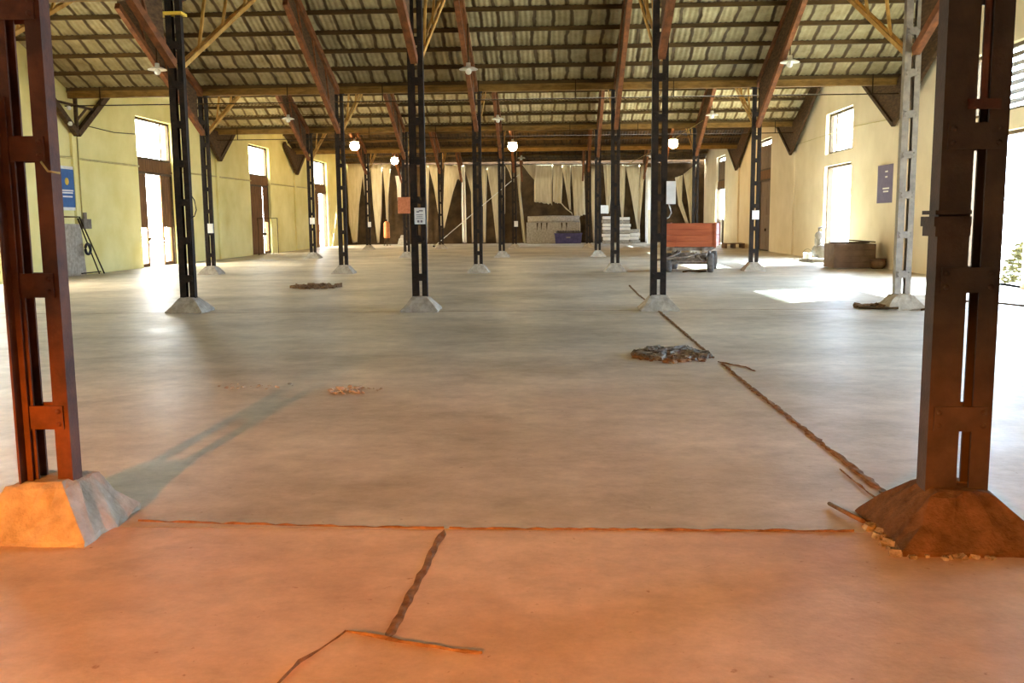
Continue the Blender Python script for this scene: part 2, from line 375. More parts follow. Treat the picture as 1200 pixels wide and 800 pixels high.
for k in range(6):
    n += 1; window(n, 1, k, RK[k]); d = door(n, 1, k, RD[k])
    if k == 5:
        hw = (OY1 - OY0) / 2
        m = MB(); m.box(-.03, .03, -.14, .14, 0, DZ - .1); m.build('door_post', M['frame'], d)
        m = MB(); m.box(.06, .1, -hw + .1, hw - .1, .05, 1.65); 
        for z in (.3, 1.0, 1.5): m.box(.05, .11, -hw + .1, hw - .1, z, z + .07)
        m.build('half_gate', M['enamel'], d)
# ledges / pipes along the left wall
for k in range(5):
    a, b = ROW(k) + OY1 + .05, ROW(k + 1) + OY0 - .05
    MB().tube([(XL + .05, a, 3.87), (XL + .05, b, 3.9)], .035, 8).build('trim_%d' % (k + 1), M['pipe'], kind='structure')
MB().tube([(XL + .03, ROW(3) + .6, 5.05), (XL + .03, ROW(3) + 3, 5.0), (XL + .03, ROW(3) + 4.7, 5.1)], .015, 6).build('trim_6', M['pipe_dark'], kind='structure')
MB().tube([(XR - .03, ROW(3) + .6, 4.85), (XR - .03, ROW(3) + 4.5, 5.0), (XR - .03, ROW(4) - .6, 5.0)], .012, 6).build('trim_7', M['pipe'], kind='structure')

# ------------------------------------------------------------------ roof
ce = structure('ceiling')
def sheet(y0, y1, z0, z1, m):
    pitch = .16; x0, x1 = XL - WT, XR + WT; n = int((x1 - x0) / pitch * 6); mb = MB(); vs = []; rows = 2
    for j in range(rows):
        t = j / (rows - 1); y = y0 + (y1 - y0) * t; z = z0 + (z1 - z0) * t
        for i in range(n + 1):
            x = x0 + (x1 - x0) * i / n; vs.append((x, y, z + .014 * math.sin(2 * PI * x / pitch)))
    fs = [(j * (n + 1) + i, j * (n + 1) + i + 1, (j + 1) * (n + 1) + i + 1, (j + 1) * (n + 1) + i) for j in range(rows - 1) for i in range(n)]
    mb.add(vs, fs, True); return mb.build('roof_sheet', m, ce)
ZR = ZV + SL * B / 2
for k in range(6):
    a, b = ROW(k), ROW(k + 1); mid = (a + b) / 2
    far = {3: 'roof_lit', 4: 'roof_dim', 5: 'roof_dim'}.get(k, 'roof')
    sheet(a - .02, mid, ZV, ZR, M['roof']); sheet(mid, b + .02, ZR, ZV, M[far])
    for j in range(7):
        d = .12 + .93 * j; z = ZV + SL * d - .10
        MB().box(XL, XR, b - d - .03, b - d + .03, z - .04, z + .08).build('purlin', M['purlin'], ce)
    if k in (2, 3, 4):
        for j in range(7):
            d = .12 + .93 * j; z = ZV + SL * d - .10
            MB().box(XL, XR, a + d - .03, a + d + .03, z - .04, z + .08).build('purlin', M['purlin'], ce)
rw = ['', 'front', 'second', 'third', 'fourth', 'fifth', 'back']
for k in range(1, 6):
    y = ROW(k); mb = MB()
    mb.box(XL, XR, y - .10, y + .10, 5.83, 6.0); mb.box(XL, XR, y - .16, y + .16, 6.0, 6.04)
    tag(mb.build('valley_beam', M['timber_beam']), 'long timber valley beam across the tops of the %s row of columns' % rw[k], 'beam', 'valley beams')
# thin hanger pipes under the valley beams
for k in (3, 4):
    y = ROW(k) - .3
    t = thing('hanging_pipe', 'thin dark pipe hung on short hangers below the beam over the %s row of columns' % rw[k], 'pipe', (0, y, 0), 0, 'hanging pipes')
    MB().tube([(XL, 0, 5.55), (XR, 0, 5.53)], .02, 6).build('pipe', M['pipe_dark'], t)
    for j in range(9):
        x = XL + 1.2 + j * 3.1; MB().box(x - .015, x + .015, -.012, .012, 5.53, 6.12).build('hanger', M['pipe_dark'], t)

# ------------------------------------------------------------------ columns
ln = ['first', 'second', 'third', 'fourth', 'fifth']
def channel(mb, x0, x1, y0, y1, z0, z1, web_left, t=.014):
    if web_left: mb.box(x0, x0 + t, y0, y1, z0, z1)
    else: mb.box(x1 - t, x1, y0, y1, z0, z1)
    xa, xb = (x0 + t, x1) if web_left else (x0, x1 - t)
    mb.box(xa, xb, y0, y0 + t, z0, z1); mb.box(xa, xb, y1 - t, y1, z0, z1)
def make_base(par, m, bw=.35, tw=.17, h=.28, seed=0):
    rnd = random.Random(seed); n = 6; vs = []; fs = []
    lv = [(bw * 1.02, 0), (bw, .03), ((bw + tw) / 2 + .01, h * .5), (tw + .02, h * .93), (tw - .02, h)]
    for li, (w, z) in enumerate(lv):
        for s in range(4):
            a, b = [((-1, -1), (1, -1)), ((1, -1), (1, 1)), ((1, 1), (-1, 1)), ((-1, 1), (-1, -1))][s]
            for k in range(n):
                t = k / n; jj = .018 if li < 4 else .006
                vs.append(((a[0] + (b[0] - a[0]) * t) * w + rnd.uniform(-jj, jj), (a[1] + (b[1] - a[1]) * t) * w + rnd.uniform(-jj, jj), z + (rnd.uniform(-.008, .008) if li not in (0,) else 0)))
    N = 4 * n
    for li in range(len(lv) - 1):
        for k in range(N): fs.append((li * N + k, li * N + (k + 1) % N, (li + 1) * N + (k + 1) % N, (li + 1) * N + k))
    fs.append(tuple((len(lv) - 1) * N + k for k in range(N))); fs.append(tuple(range(N))[::-1])
    return MB().add(vs, fs).build('base', m, par)
def make_column(loc, label, group, ms, depth=.14, hbase=.28, bw=.35, mbase='concrete', H=5.83, seed=0, zb=None, bolts=False, half=(-.15, -.03, .04, .14), tip=True):
    c = thing('lattice_column', label, 'column', loc, 0, group, 'thing'); h = depth
    make_base(c, M[mbase], bw, .145, hbase, seed)
    x0, x1, x2, x3 = half
    a = MB(); channel(a, x0, x1, -h, h, .05, H, True); a.build('channel', M[ms], c)
    a = MB(); channel(a, x2, x3, -h, h, .05, H, False); a.build('channel', M[ms], c)
    z = .64
    while z < H - .3:
        for s in (-1, 1):
            p = MB(); ya, yb = (s * h, s * (h + .014)) if s > 0 else (s * (h + .014), s * h)
            p.box(x0 + .025, x3 - .025, ya, yb, z - .065, z + .065)
            def bolt(q, bx, bz): return q.lathe([(.0, s * (h + .026)), (.013, s * (h + .024)), (.016, s * (h + .014))], 8, (bx, 0, z + bz), 'y')
            hs = [(bx, bz) for bx in (x0 + .05, x3 - .05) for bz in (-.035, .035)]
            if not bolts:
                for q in hs: bolt(p, *q)
            pl = p.build('batten_plate', M[ms], c)
            if bolts and z < 3 and s < 0:
                for q in hs: bolt(MB(), *q).build('bolt', M[ms], pl)
        z += .725
    if tip:
        a = MB(); a.box(x0 - .06, x3 + .06, -h - .05, h + .05, H - .02, H); a.build('head_plate', M[ms], c)
    return c
cols = {}
groups = {r: 'columns in the %s row' % rw[r] for r in range(1, 6)}
protos = {}
for r in range(2, 6):
    lines = range(1, 5) if r == 2 else range(5)
    for j, L_ in enumerate(lines):
        lab = 'dark lattice steel column, %s from the left in the %s row of columns' % (ln[j], rw[r])
        loc = (CX[L_], ROW(r), 0)
        key = 'g' if (r == 2 and L_ == 4) else r % 2
        if key == 'g':
            lab = 'lattice column coloured pale as daylit, with scrap at its foot, rightmost of the second row'
            cols[(r, L_)] = make_column(loc, lab, groups[r], 'steel_daylit', .065, .28, .35, seed=9)
        elif key not in protos:
            protos[key] = cols[(r, L_)] = make_column(loc, lab, groups[r], 'steel', .065, .28, .35, seed=r)
        else: cols[(r, L_)] = dup(protos[key], loc, lab, groups[r])
MB().box(-.55, .2, -.16, .12, 5.52, 5.57).build('cap_board', M['yellow'], cols[(2, 1)])
LC, RC = (-2.83, 4.93), (2.11, 4.93)
c = make_column((LC[0], LC[1], 0), 'big rust red lattice column standing at the left front with a white pyramid foot', groups[1], 'steel_red', .05, .29, .33, 'concrete', seed=21, half=(-.15, -.05, .06, .145), tip=False, bolts=True)
a = MB(); a.box(-.145, -.065, -.078, -.066, .2, 2.36); a.box(-.11, -.098, -.14, -.078, .2, 2.34); a.build('angle_bar', M['steel_red'], c)
a = MB(); a.tube([(.10, -.06, 2.02), (.15, -.09, 1.97), (.20, -.06, 1.96)], .006, 6); a.build('wire_hook', M['pipe'], c)
cR = make_column((RC[0], RC[1], 0), 'big dark brown lattice column standing at the right front on a dirt covered foot', groups[1], 'steel_brown', .06, .27, .38, 'dirt', seed=35, half=(-.17, -.01, .055, .155), tip=False, bolts=True)
a = MB(); a.box(-.205, -.02, -.1, .08, 1.64, 1.69); a.box(-.195, -.02, -.095, .075, 1.59, 1.64); a.box(-.2, -.02, -.098, .078, 1.70, 1.72); a.build('collar', M['steel_brown'], cR)
a = MB(); a.box(-.0, .03, -.084, -.074, 2.25, 3.2); a.box(-.06, .1, -.086, -.074, 2.22, 2.27); a.build('front_strap', M['steel_red'], cR)
# crumbled edge on the right foot
a = MB(); rnd = random.Random(4)
for k in range(46):
    t = rnd.random(); s = rnd.uniform(.012, .035)
    if k % 2: p = (-.40 + rnd.uniform(-.03, .02), -.38 + .5 * t, s * .4)
    else: p = (-.38 + .78 * t, -.385 + rnd.uniform(-.03, .02), s * .4)
    a.obox(p, s * 1.5, s, s, Matrix.Rotation(rnd.random() * 3, 3, 'Z') @ Matrix.Rotation(rnd.random(), 3, 'X'))
a.build('crumbled_edge', M['rubble'], cR)['kind'] = 'stuff'

# ------------------------------------------------------------------ roof trusses on the column lines
def make_truss(loc, label, group):
    t = thing('roof_truss', label, 'truss', loc, 0, group, 'thing')    # origin at the near column row, depth runs +y
    zc = 4.62; zr = ZV - .20; mid = B / 2
    # rafters under the purlins
    for (a, b) in (((0, .16, zr - .02), (0, mid, zr + SL * mid)), ((0, B - .16, zr - .02), (0, mid, zr + SL * mid))):
        MB().bar(a, b, .15, .22).build('rafter', M['timber_red'], t)
    # raking chords from low on the columns up to the ridge
    for sgn, y0 in ((1, .16), (-1, B - .16)):
        q = Vector((0, y0 + sgn * 5.6, zc + .5 * 5.6))
        m = MB(); nm = 'timber_red' if sgn < 0 else 'timber_yellow'
        if sgn < 0: m.bar((0, y0, zc), q, .13, .16)
        else: m.bar((-.05, y0, zc), q + Vector((-.05, 0, 0)), .03, .09); m.bar((.05, y0, zc), q + Vector((.05, 0, 0)), .03, .09)
        m.build('raking_chord', M[nm], t)
        if sgn < 0:
            e = .3; MB().prism([(y0 - e, zc + .5 * e), (y0 - 5.5, zc + .5 * 5.5), (y0 - 5.5, zr + SL * 5.5), (y0 - e, zr + SL * e)], 'x', -.045, -.02).build('boarding', M['board_dark'], t)
        for u in (1.0, 2.4, 3.9):
            w = MB(); za = zc + .5 * u; zb2 = zr + SL * u
            w.bar((0, y0 + sgn * u, za), (0, y0 + sgn * (u + .55), zr + SL * (u + .55) - .05), .05, .06); w.build('web_strut', M['timber_yellow' if sgn > 0 else 'timber_red'], t)
    m = MB(); m.bar((0, mid, zc + .5 * 5.6), (0, mid, zr + SL * mid), .09, .09); m.build('king_post', M['timber_red'], t)
    return t
tp = None
for k in (1, 2, 3, 4, 5):
    for L_ in (range(1, 5) if k == 1 else range(5)):
        lab = 'red brown truss over the %s column line, between the %s and %s rows' % (ln[L_], rw[k], rw[k + 1])
        if k == 5: lab = 'red brown truss over the %s column line, reaching the back wall' % ln[L_]
        g = 'trusses between the %s and %s rows' % (rw[k], rw[k + 1])
        if tp is None: tp = make_truss((CX[L_], ROW(k), 0), lab, g)
        else: dup(tp, (CX[L_], ROW(k), 0), lab, g)

# ------------------------------------------------------------------ brackets on the side walls
def bracket_right(k):
    t = thing('wall_bracket', 'dark boarded V bracket on the right wall beside the %s row of columns' % rw[k], 'bracket', (XR - .16, ROW(k), 0), 0, 'boarded brackets on the right wall', 'thing')
    d = 4.4; zr = ZV - .08
    MB().prism([(0, 4.6), (d, 4.6 + .54 * d), (d, zr + SL * d - .1), (0, zr - .1), (-d, zr + SL * d - .1), (-d, 4.6 + .54 * d)], 'x', -.03, .03).build('boarding', M['board_dark'], t)
    for s in (-1, 1):
        MB().bar((-.05, 0, 4.6), (-.05, s * d, 4.6 + .54 * d), .1, .12).build('bracket_arm', M['timber_dark'], t)
def bracket_left(k):
    t = thing('wall_bracket', 'dark timber V bracket on the left wall beside the %s row of columns' % rw[k], 'bracket', (XL + .2, ROW(k), 0), 0, 'V brackets on the left wall', 'thing')
    d = 2.45; zr = ZV - .08; z0, z1 = 4.68, 6.32
    for s in (-1, 1):
        MB().bar((0, s * .03, z0), (0, s * d, z1), .15, .2).build('bracket_arm', M['timber_dark'], t)
    if k == 3:
        MB().bar((0, 0, z0 + .1), (0, 0, 5.9), .1, .1, (0, 1, 0)).build('bracket_post', M['timber_dark'], t)
        MB().bar((0, -1.4, 5.6), (0, 1.4, 5.6), .06, .07).build('bracket_tie', M['timber_dark'], t)
        MB().bar((0, 0, 5.1), (0, .75, 5.6), .05, .06).build('bracket_tie', M['timber_dark'], t)
    else:
        MB().prism([(0, z0), (d, z1), (0, zr - .1), (-d, z1)], 'x', -.02, .02).build('boarding', M['board_dark'], t)
for k in (2, 3, 4, 5): bracket_right(k)
for k in (3, 4, 5): bracket_left(k)
for j, z in enumerate((5.45, 4.95)):
    o = MB().lathe([(0, .07), (.05, .06), (.075, 0), (.05, -.06), (0, -.07)], 12, (0, 0, 0)).build('insulator', M['enamel'], None, (XL + .3, ROW(3) - .62 + .02 * j, z))
    tag(o, 'white porcelain insulator, %s of two on the left wall bracket' % ('upper', 'lower')[j], 'insulator', 'insulators on the wall bracket')

# ------------------------------------------------------------------ pendant lamps
def make_lamp(loc, label, lit, group):
    t = thing('pendant_lamp', label, 'lamp', loc, 0, group)
    top = roofz(loc[1]) - .36 - loc[2]
    MB().tube([(0, 0, .12), (0, 0, top)], .018, 8).build('rod', M['pipe_dark'], t)
    MB().lathe([(.0, .16), (.06, .16), (.07, .06), (.16, .035), (.26, -.01), (.27, -.03), (.255, -.025), (.15, .015), (0, .02)], 24).build('lamp_shade', M['enamel'], t)
    R = .26 if lit else .09
    MB().lathe([(R * math.sin(PI * i / 12) + 1e-4, -R * math.cos(PI * i / 12) - R * .9) for i in range(13)], 20).build('bulb', M['bulb'] if lit else M['bulb_off'], t)
    return t
pos = {2: 'second and third', 3: 'third and fourth', 4: 'fourth and fifth', 5: 'fifth and back'}
for r in (2, 3, 4, 5):
    for j, L_ in enumerate((0, 2, 4)):
        if r == 1 and L_ != 2: continue
        z = {0: 6.12, 2: 5.98, 4: 6.02}[L_] + (.1 if r >= 4 else 0)
        lit = r == 4 or (r == 5 and L_ == 0) or r == 1
        where = ('left', 'middle', 'right')[j]
        if r == 1: lab = 'round lit lamp hanging from the roof in front of the second row of columns'; g = 'lit pendant lamps'
        else:
            lab = '%s lamp on a rod, %s of three between the %s rows' % ('glowing round' if lit else 'unlit white saucer', where, pos[r]); g = 'lit pendant lamps' if lit else 'unlit saucer lamps'
        make_lamp((CX[L_] + .1, ROW(r) + .72 * B, z), lab, lit, g)

# ------------------------------------------------------------------ notices and boards on the columns
def notice(name, px0, py0, px1, py1, Y, label, cat, m, marks=True, thick=.012, group=None):
    a, b = on_y(px0, py0, Y), on_y(px1, py1, Y); w, h = b.x - a.x, a.z - b.z
    o = thing(name, label, cat, ((a.x + b.x) / 2, Y, b.z), 0, group)
    MB().box(-w / 2, w / 2, -thick / 2, thick / 2, 0, h).build('board', M[m], o)
    if marks:
        k = MB(); t = -thick / 2 - .002
        k.box(-w * .3, -w * .05, t, t + .003, h * .72, h * .8); k.box(-w * .08, w * .3, t, t + .003, h * .78, h * .86)
        for z, l in ((.55, .34), (.44, .3), (.33, .36)): k.box(-w * l, w * l * .9, t, t + .003, h * z, h * (z + .04))
        k.box(-w * .25, -w * .05, t, t + .003, h * .1, h * .24); k.box(w * .05, w * .25, t, t + .003, h * .1, h * .24)
        k.build('print', M['ink'], o.children[0])
    return o
f2, f3, f4, f5 = (ROW(r) - .17 for r in (2, 3, 4, 5))
notice('paper_notice', 485.5, 243.5, 498.5, 262.5, f2, 'white paper notice with grey print on the second column of the second row', 'notice', 'white')
notice('rust_board', 466, 231, 482.5, 250, f4, 'square rusty red board fixed to the second column of the fourth row', 'board', 'redboard', False, .03)
notice('paper_notice', 704, 240.5, 713, 250, f4, 'blank white sign on the fourth column of the fourth row', 'sign', 'white', False)
notice('paper_notice', 881.5, 246.5, 889.5, 257, f3, 'small white sign on the rightmost column of the third row', 'sign', 'white', False)
notice('paper_notice', 363, 255, 369, 262.5, f4, 'small white sign on the leftmost column of the fourth row', 'sign', 'white', False)
notice('paper_notice', 431, 260, 435, 266, f5, 'small white sign on the leftmost column of the fifth row', 'sign', 'white', False)
notice('paper_notice', 602.5, 259, 607, 265.5, f5, 'small white sign on the third column of the fifth row', 'sign', 'white', False)
notice('switch_box', 243.5, 262, 250, 273, f3 - .03, 'pale grey switch box on the leftmost column of the third row', 'switch box', 'enamel', False, .08)
o = notice('meter_box', 780.5, 212.5, 791, 239, ROW(2), 'tall white electrical box on the right side of the third column of the second row', 'electrical box', 'white', False, .2)
MB().tube([(-.03, 0, 0), (.0, -.02, -.09), (.02, 0, -.16), (-.02, .01, -.24), (-.08, 0, -.27)], .012, 8).build('cable', M['white'], o)
# cable loop on the left column of row two
MB_ = MB().tube([(0, 0, 0), (.08, -.02, -.12), (.1, 0, -.3), (.05, .01, -.42), (-.02, 0, -.46)], .01, 8).build('cable_loop', M['rubber'], None, (CX[1] + .15, ROW(2) - .05, 2.25))
tag(MB_, 'dark cable loop beside the leftmost column of the second row', 'cable')

# ------------------------------------------------------------------ things on and by the left wall
a, b = on_x(65, 197, XL), on_x(86, 243, XL)
o = thing('wall_sign', 'blue sign with a yellow mark in a white border on the left wall', 'sign', (XL + .02, (a.y + b.y) / 2, b.z))
w, h = .62, a.z - b.z
MB().box(0, .03, -w - .09, w + .09, -.1, h + .1).build('border', M['white'], o)
MB().box(.03, .04, -w, w, 0, h).build('panel', M['blue'], o)
m = MB(); m.lathe([(0, .046), (.12, .046), (.12, .04)], 16, (0, .05, h * .68), 'x')
m.build('yellow_mark', M['yellow'], o)
m = MB()
for z, l in ((.42, .38), (.36, .34), (.26, .3)): m.box(.04, .046, .05 - l, .05 + l, h * z, h * (z + .04))
m.build('lettering', M['white'], o.children[-1] if o.children[-1].name.startswith('panel') else [c for c in o.children if c.name.startswith('panel')][0])
o = thing('wall_sign', 'dark slate blue sign with pale lines on the right wall', 'sign', (XR - .02, 31.6, 2.16))
w, h = .85, 1.25
MB().box(-.03, 0, -w, w, 0, h).build('panel', M['slate'], o)
m = MB()
for z, l in ((.8, .12), (.66, .1), (.36, .3), (.28, .24)): m.box(-.036, -.03, -l, l, h * z, h * (z + .04))
m.build('lettering', M['white'], o.children[-1] if o.children[-1].name.startswith('panel') else [c for c in o.children if c.name.startswith('panel')][0])
o = thing('conduit', 'thin vertical conduit pipe running down the left wall pier to a grey box', 'pipe', (XL + .12, ROW(3) + .12, 0))
MB().tube([(0, 0, 1.85), (0, 0, 4.6)], .022, 8).build('pipe', M['pipe'], o)
m = MB(); m.box(-.03, .09, -.1, .42, 1.55, 1.88); m.box(-.03, .06, .0, .2, 1.88, 2.1); m.build('junction_box', M['junk'], o, bevel=.01)
o = thing('leaning_rack', 'tall pipe rack leaning against the left wall below the blue sign', 'rack', (XL, ROW(3), 0))
m = MB(); m.tube([(.5, .62, .02), (.12, -.08, 1.95), (.12, -1.35, 1.95)], .025, 8); m.build('front_rail', M['pipe_dark'], o)
m = MB(); m.tube([(.45, .38, .02), (.12, -.2, 1.9)], .022, 8); m.build('rear_rail', M['pipe_dark'], o)
m = MB(); m.tube([(.5, -.9, .1), (.5, .38, .1)], .02, 8); m.build('foot_rail', M['pipe_dark'], o)
o = MB().prism([(-1.25, 0), (.1, 0), (-.1, 1.7), (-1.3, 1.72)], 'x', -.02, .02).build('grey_panel', M['concrete'], None, (XL + .13, ROW(3), 0.01))
tag(o, 'stained grey panel standing against the left wall behind the leaning pipe rack', 'panel')
m = MB(); vs = []
R, rr = .17, .045
pts = [(0, R * math.cos(2 * PI * k / 24), R * math.sin(2 * PI * k / 24)) for k in range(25)]
m.tube(pts, rr, 8, False)
tag(m.build('hose_coil', M['rubber'], None, (XL + .38, ROW(3) - .15, .88)), 'black hose coil hanging on the leaning pipe rack by the left wall', 'hose')
o = thing('tube_barrier', 'thin rectangular barrier frame in front of the second door from the left wall front', 'barrier', (XL + .35, ROW(4), 0))
o['label'] = 'thin rectangular tube barrier standing before the brown door on the left wall'
y0, y1 = OY0 - .1, OY1 - .1
m = MB(); m.tube([(0, y0, 0), (0, y0, 1.95), (0, y1, 1.95), (0, y1, 0)], .022, 6); m.build('frame', M['pipe_dark'], o)
m = MB(); [m.tube([(0, y0 + (y1 - y0) * q, 0), (0, y0 + (y1 - y0) * q, 1.95)], .01, 6) for q in (.35, .7)]; m.build('bar', M['pipe_dark'], o)

# ------------------------------------------------------------------ back wall curtains
CUR = [  # left edge, right edge (photo pixels), bottom fray
    ([(406, 192), (409, 262), (413, 284)], [(427, 192), (421, 240), (419, 284)]),
    ([(424, 192), (428, 235), (430, 262)], [(430, 192), (431, 240), (432, 262)]),
    ([(434, 192), (437, 240), (442, 284)], [(448, 193), (447, 250), (444, 284)]),
    ([(448, 192), (451, 225), (453, 262)], [(458, 192), (455, 230), (455, 262)]),
    ([(463, 206), (465, 218), (466, 234)], [(470, 206), (470, 218), (470, 234)]),
    ([(497, 193), (497, 240), (499, 285)], [(503, 193), (502, 240), (501, 285)]),
    ([(502, 193), (509, 222), (516, 265)], [(514, 193), (516, 225), (518, 266)]),
    ([(521, 193), (520, 225), (518.5, 266)], [(541, 195), (531, 225), (521, 266)]),
    ([(530, 193), (531, 203), (533, 212)], [(542, 193), (541, 203), (540, 210)]),
    ([(541, 194), (541, 240), (542, 284)], [(545, 194), (546, 240), (547, 284)]),
    ([(543, 192), (552, 225), (553, 284)], [(556, 193), (556, 240), (556, 284)]),
    ([(564, 194), (566, 240), (566.5, 284)], [(571, 194), (570, 240), (569, 284)]),
    ([(570, 194), (576, 230), (582, 284)], [(587, 193), (586, 240), (585, 286)]),
    ([(588, 195), (588, 225), (589, 252)], [(592, 195), (592, 225), (592, 250)]),
    ([(592, 193), (597, 202), (600, 212)], [(601, 193), (602, 202), (602, 212)]),
    ([(605, 196), (607, 222), (613, 284)], [(611, 195), (610, 222), (617, 284)]),
    ([(612, 193), (620, 204), (627, 212)], [(628, 193), (628, 204), (628, 211)]),
    ([(626, 193), (626, 215), (626, 237)], [(648, 193), (647, 215), (647, 239)]),
    ([(648, 193), (648, 215), (648, 237)], [(659, 193), (659, 215), (658, 238)]),
    ([(655, 234), (662, 242), (670, 249)], [(656, 237), (663, 245), (671, 251)]),
    ([(658, 193), (663, 220), (667, 244)], [(669, 193), (668, 220), (669, 246)]),
    ([(669, 193), (671, 220), (673, 256)], [(684, 193), (685, 215), (686, 250)]),
    ([(673, 256), (676, 262), (678, 274)], [(679, 256), (680, 262), (680, 275)]),
    ([(693, 195), (693, 240), (695, 284)], [(700, 195), (700, 240), (698, 284)]),
    ([(707, 193), (709, 220), (711, 250)], [(718, 193), (717, 220), (714, 248)]),
    ([(725, 193), (726, 230), (729, 262)], [(733, 193), (732, 230), (730, 262)]),
    ([(733, 194), (740, 230), (748, 277)], [(750, 192), (749, 235), (750, 280)]),
    ([(751, 194), (749, 230), (749, 262)], [(756, 193), (753, 230), (750, 262)]),
    ([(757, 196), (756, 240), (756, 284)], [(767, 196), (766, 240), (766, 284)]),
    ([(791, 208), (795, 240), (803, 260)], [(800, 205), (799, 235), (807, 262)]),
    ([(801, 204), (806, 235), (809, 262)], [(816, 192), (813, 230), (812, 262)]),
]
words = {}
hang = ['hanging left of', 'hanging right of']
tc = thing('curtain_rail', 'long dark rail under the roof at the back wall carrying the torn curtains', 'rail', (0, YB - .3, 0))
zt = on_y(640, 192, YB - .3).z
MB().tube([(-13.8, 0, zt + .03), (9.8, 0, zt - .03)], .03, 8).build('rail', M['pipe_dark'], tc)
MB().box(-13.8, 9.8, .2, .28, zt - .06, zt + .2).build('batten', M['timber_dark'], tc)
desc = {17: 'broad torn curtain panel hanging half way down above the low concrete wall', 18: 'short torn panel with a ragged hem just right of the broad half-length curtain', 21: 'ragged long curtain ending above the blue tub', 7: 'tapering pale curtain swept left to a point, just right of the white notice column',
        19: 'thin diagonal torn cloth strip between the short curtains and the ragged one', 27: None}
for i, (Le, Ri) in enumerate(CUR):
    Y = YB - .32 - .09 * (i % 4)
    rnd = random.Random(100 + i); vs = []; nu, nv = 10, 14
    def lerp(E, t):
        u = t * (len(E) - 1); k = min(int(u), len(E) - 2); u -= k
        return E[k][0] + (E[k + 1][0] - E[k][0]) * u, E[k][1] + (E[k + 1][1] - E[k][1]) * u
    wid = Ri[0][0] - Le[0][0]; nf = max(1.5, wid / 4.5); ph = rnd.random() * 6
    for v in range(nv + 1):
        t = v / nv; l, r_ = lerp(Le, t), lerp(Ri, t)
        for u in range(nu + 1):
            s = u / nu; px, py = l[0] + (r_[0] - l[0]) * s, l[1] + (r_[1] - l[1]) * s
            if v == nv: py += rnd.uniform(-1.2, 1.6)
            p = on_y(px, min(py, 284.5), Y); p.z = max(p.z, .03)
            p.y += .07 * math.sin(ph + s * nf * 2 * PI) * (.4 + .6 * t); vs.append(p)
    fs = [(v * (nu + 1) + u, v * (nu + 1) + u + 1, (v + 1) * (nu + 1) + u + 1, (v + 1) * (nu + 1) + u) for v in range(nv) for u in range(nu)]
    o = MB().add(vs, fs, True).build('curtain', M['cloth_w' if i in (4, 9, 28) else 'cloth'])
    md = o.modifiers.new('thick', 'SOLIDIFY'); md.thickness = .012
    n_ord = i + 1
    ordw = ['leftmost', 'second', 'third', 'fourth', 'fifth', 'sixth', 'seventh', 'eighth', 'ninth', 'tenth', 'eleventh', 'twelfth', 'thirteenth', 'fourteenth', 'fifteenth', 'sixteenth', 'seventeenth', 'eighteenth', 'nineteenth', 'twentieth', 'twenty-first', 'twenty-second', 'twenty-third', 'twenty-fourth', 'twenty-fifth', 'twenty-sixth', 'twenty-seventh', 'twenty-eighth', 'twenty-ninth', 'thirtieth', 'rightmost'][i]
    lab = desc.get(i) or '%s torn pale curtain strip %sthe back wall' % (ordw, 'along ' if i in (0, 30) else 'from the left along ')
    tag(o, lab, 'curtain', 'torn curtains along the back wall')

# ------------------------------------------------------------------ by the back wall
Yc = 69.0
a, b = on_y(617, 285, Yc), on_y(679, 260, Yc)
o = thing('low_wall', 'low pale concrete wall with a rounded top roll at the back under the half-length curtains', 'low wall', ((a.x + b.x) / 2, Yc, 0))
w = b.x - a.x
MB().box(-w / 2, w / 2, 0, .5, 0, 1.55).build('block', M['concrete'], o, bevel=.03)
m = MB(); m.tube([(-w / 2 + .1, .1, 1.78), (0, .1, 1.8), (w / 2, .1, 1.78)], [.22, .25, .23], 12); m.build('rounded_top', M['concrete'], o)
m = MB()
for x in (-1.2, -.9, -.5, .6, .95): m.prism([(x, 1.52), (x + .12, 1.52), (x + .05, .9)], 'y', -.012, -.002)
m.build('stain', M['brick_dark'], o)
a, b = on_y(650, 285, 67.9), on_y(682, 272, 67.9); w = b.x - a.x
o = thing('storage_tub', 'low blue violet tub standing before the concrete wall at the back', 'tub', ((a.x + b.x) / 2, 67.9, 0))
m = MB(); m.prism([(-w / 2 + .06, .02), (w / 2 - .06, .02), (w / 2, .72), (-w / 2, .72)], 'y', 0, .7); m.build('tub_body', M['tub'], o, bevel=.03)
m = MB(); m.box(-w / 2 - .04, w / 2 + .04, -.04, .74, .68, .76); m.build('rim', M['tub'], o, bevel=.02)
m = MB(); m.box(-.15, .15, -.03, .02, .4, .5); m.build('handle', M['ink'], o)
m = MB(); rnd = random.Random(8)
for k in range(9):
    x = -w / 2 + .25 + k * (w - .5) / 8; m.lathe([(.0, .0), (.13, .02), (.15, .12), (.06, .2), (0, .21)], 8, (x, .35 + rnd.uniform(-.1, .1), .74))
m.build('contents', M['tyre'], o)
def stack(px0, px1, top, Y, label):
    a, b = on_y(px0, 285, Y), on_y(px1, top, Y); w = b.x - a.x; h = b.z; o = None; n = max(3, int(h / .22)); rnd = random.Random(px0)
    g = 'sheet stacks by the back wall'
    o = thing('sheet_stack', label, 'stack', ((a.x + b.x) / 2, Y, 0), 0, g)
    for k in range(n):
        z = h * k / n; dx = rnd.uniform(-.06, .06)
        MB().box(-w / 2 + dx, w / 2 + dx, -.5, .5, z + .01, z + h / n - .025).build('bundle', M['cloth_w'] if k % 3 else M['concrete'], o, bevel=.03)
    return o
stack(706, 718, 253, 66.5, 'tall stack of pale bundles behind the fourth column of the fourth row')
stack(725, 738, 254, 67.2, 'layered stack of pale bundles right of the tall stack by the back wall')
stack(738, 749, 268, 67.6, 'lower pale bundle stack against the tapering curtain at the back')
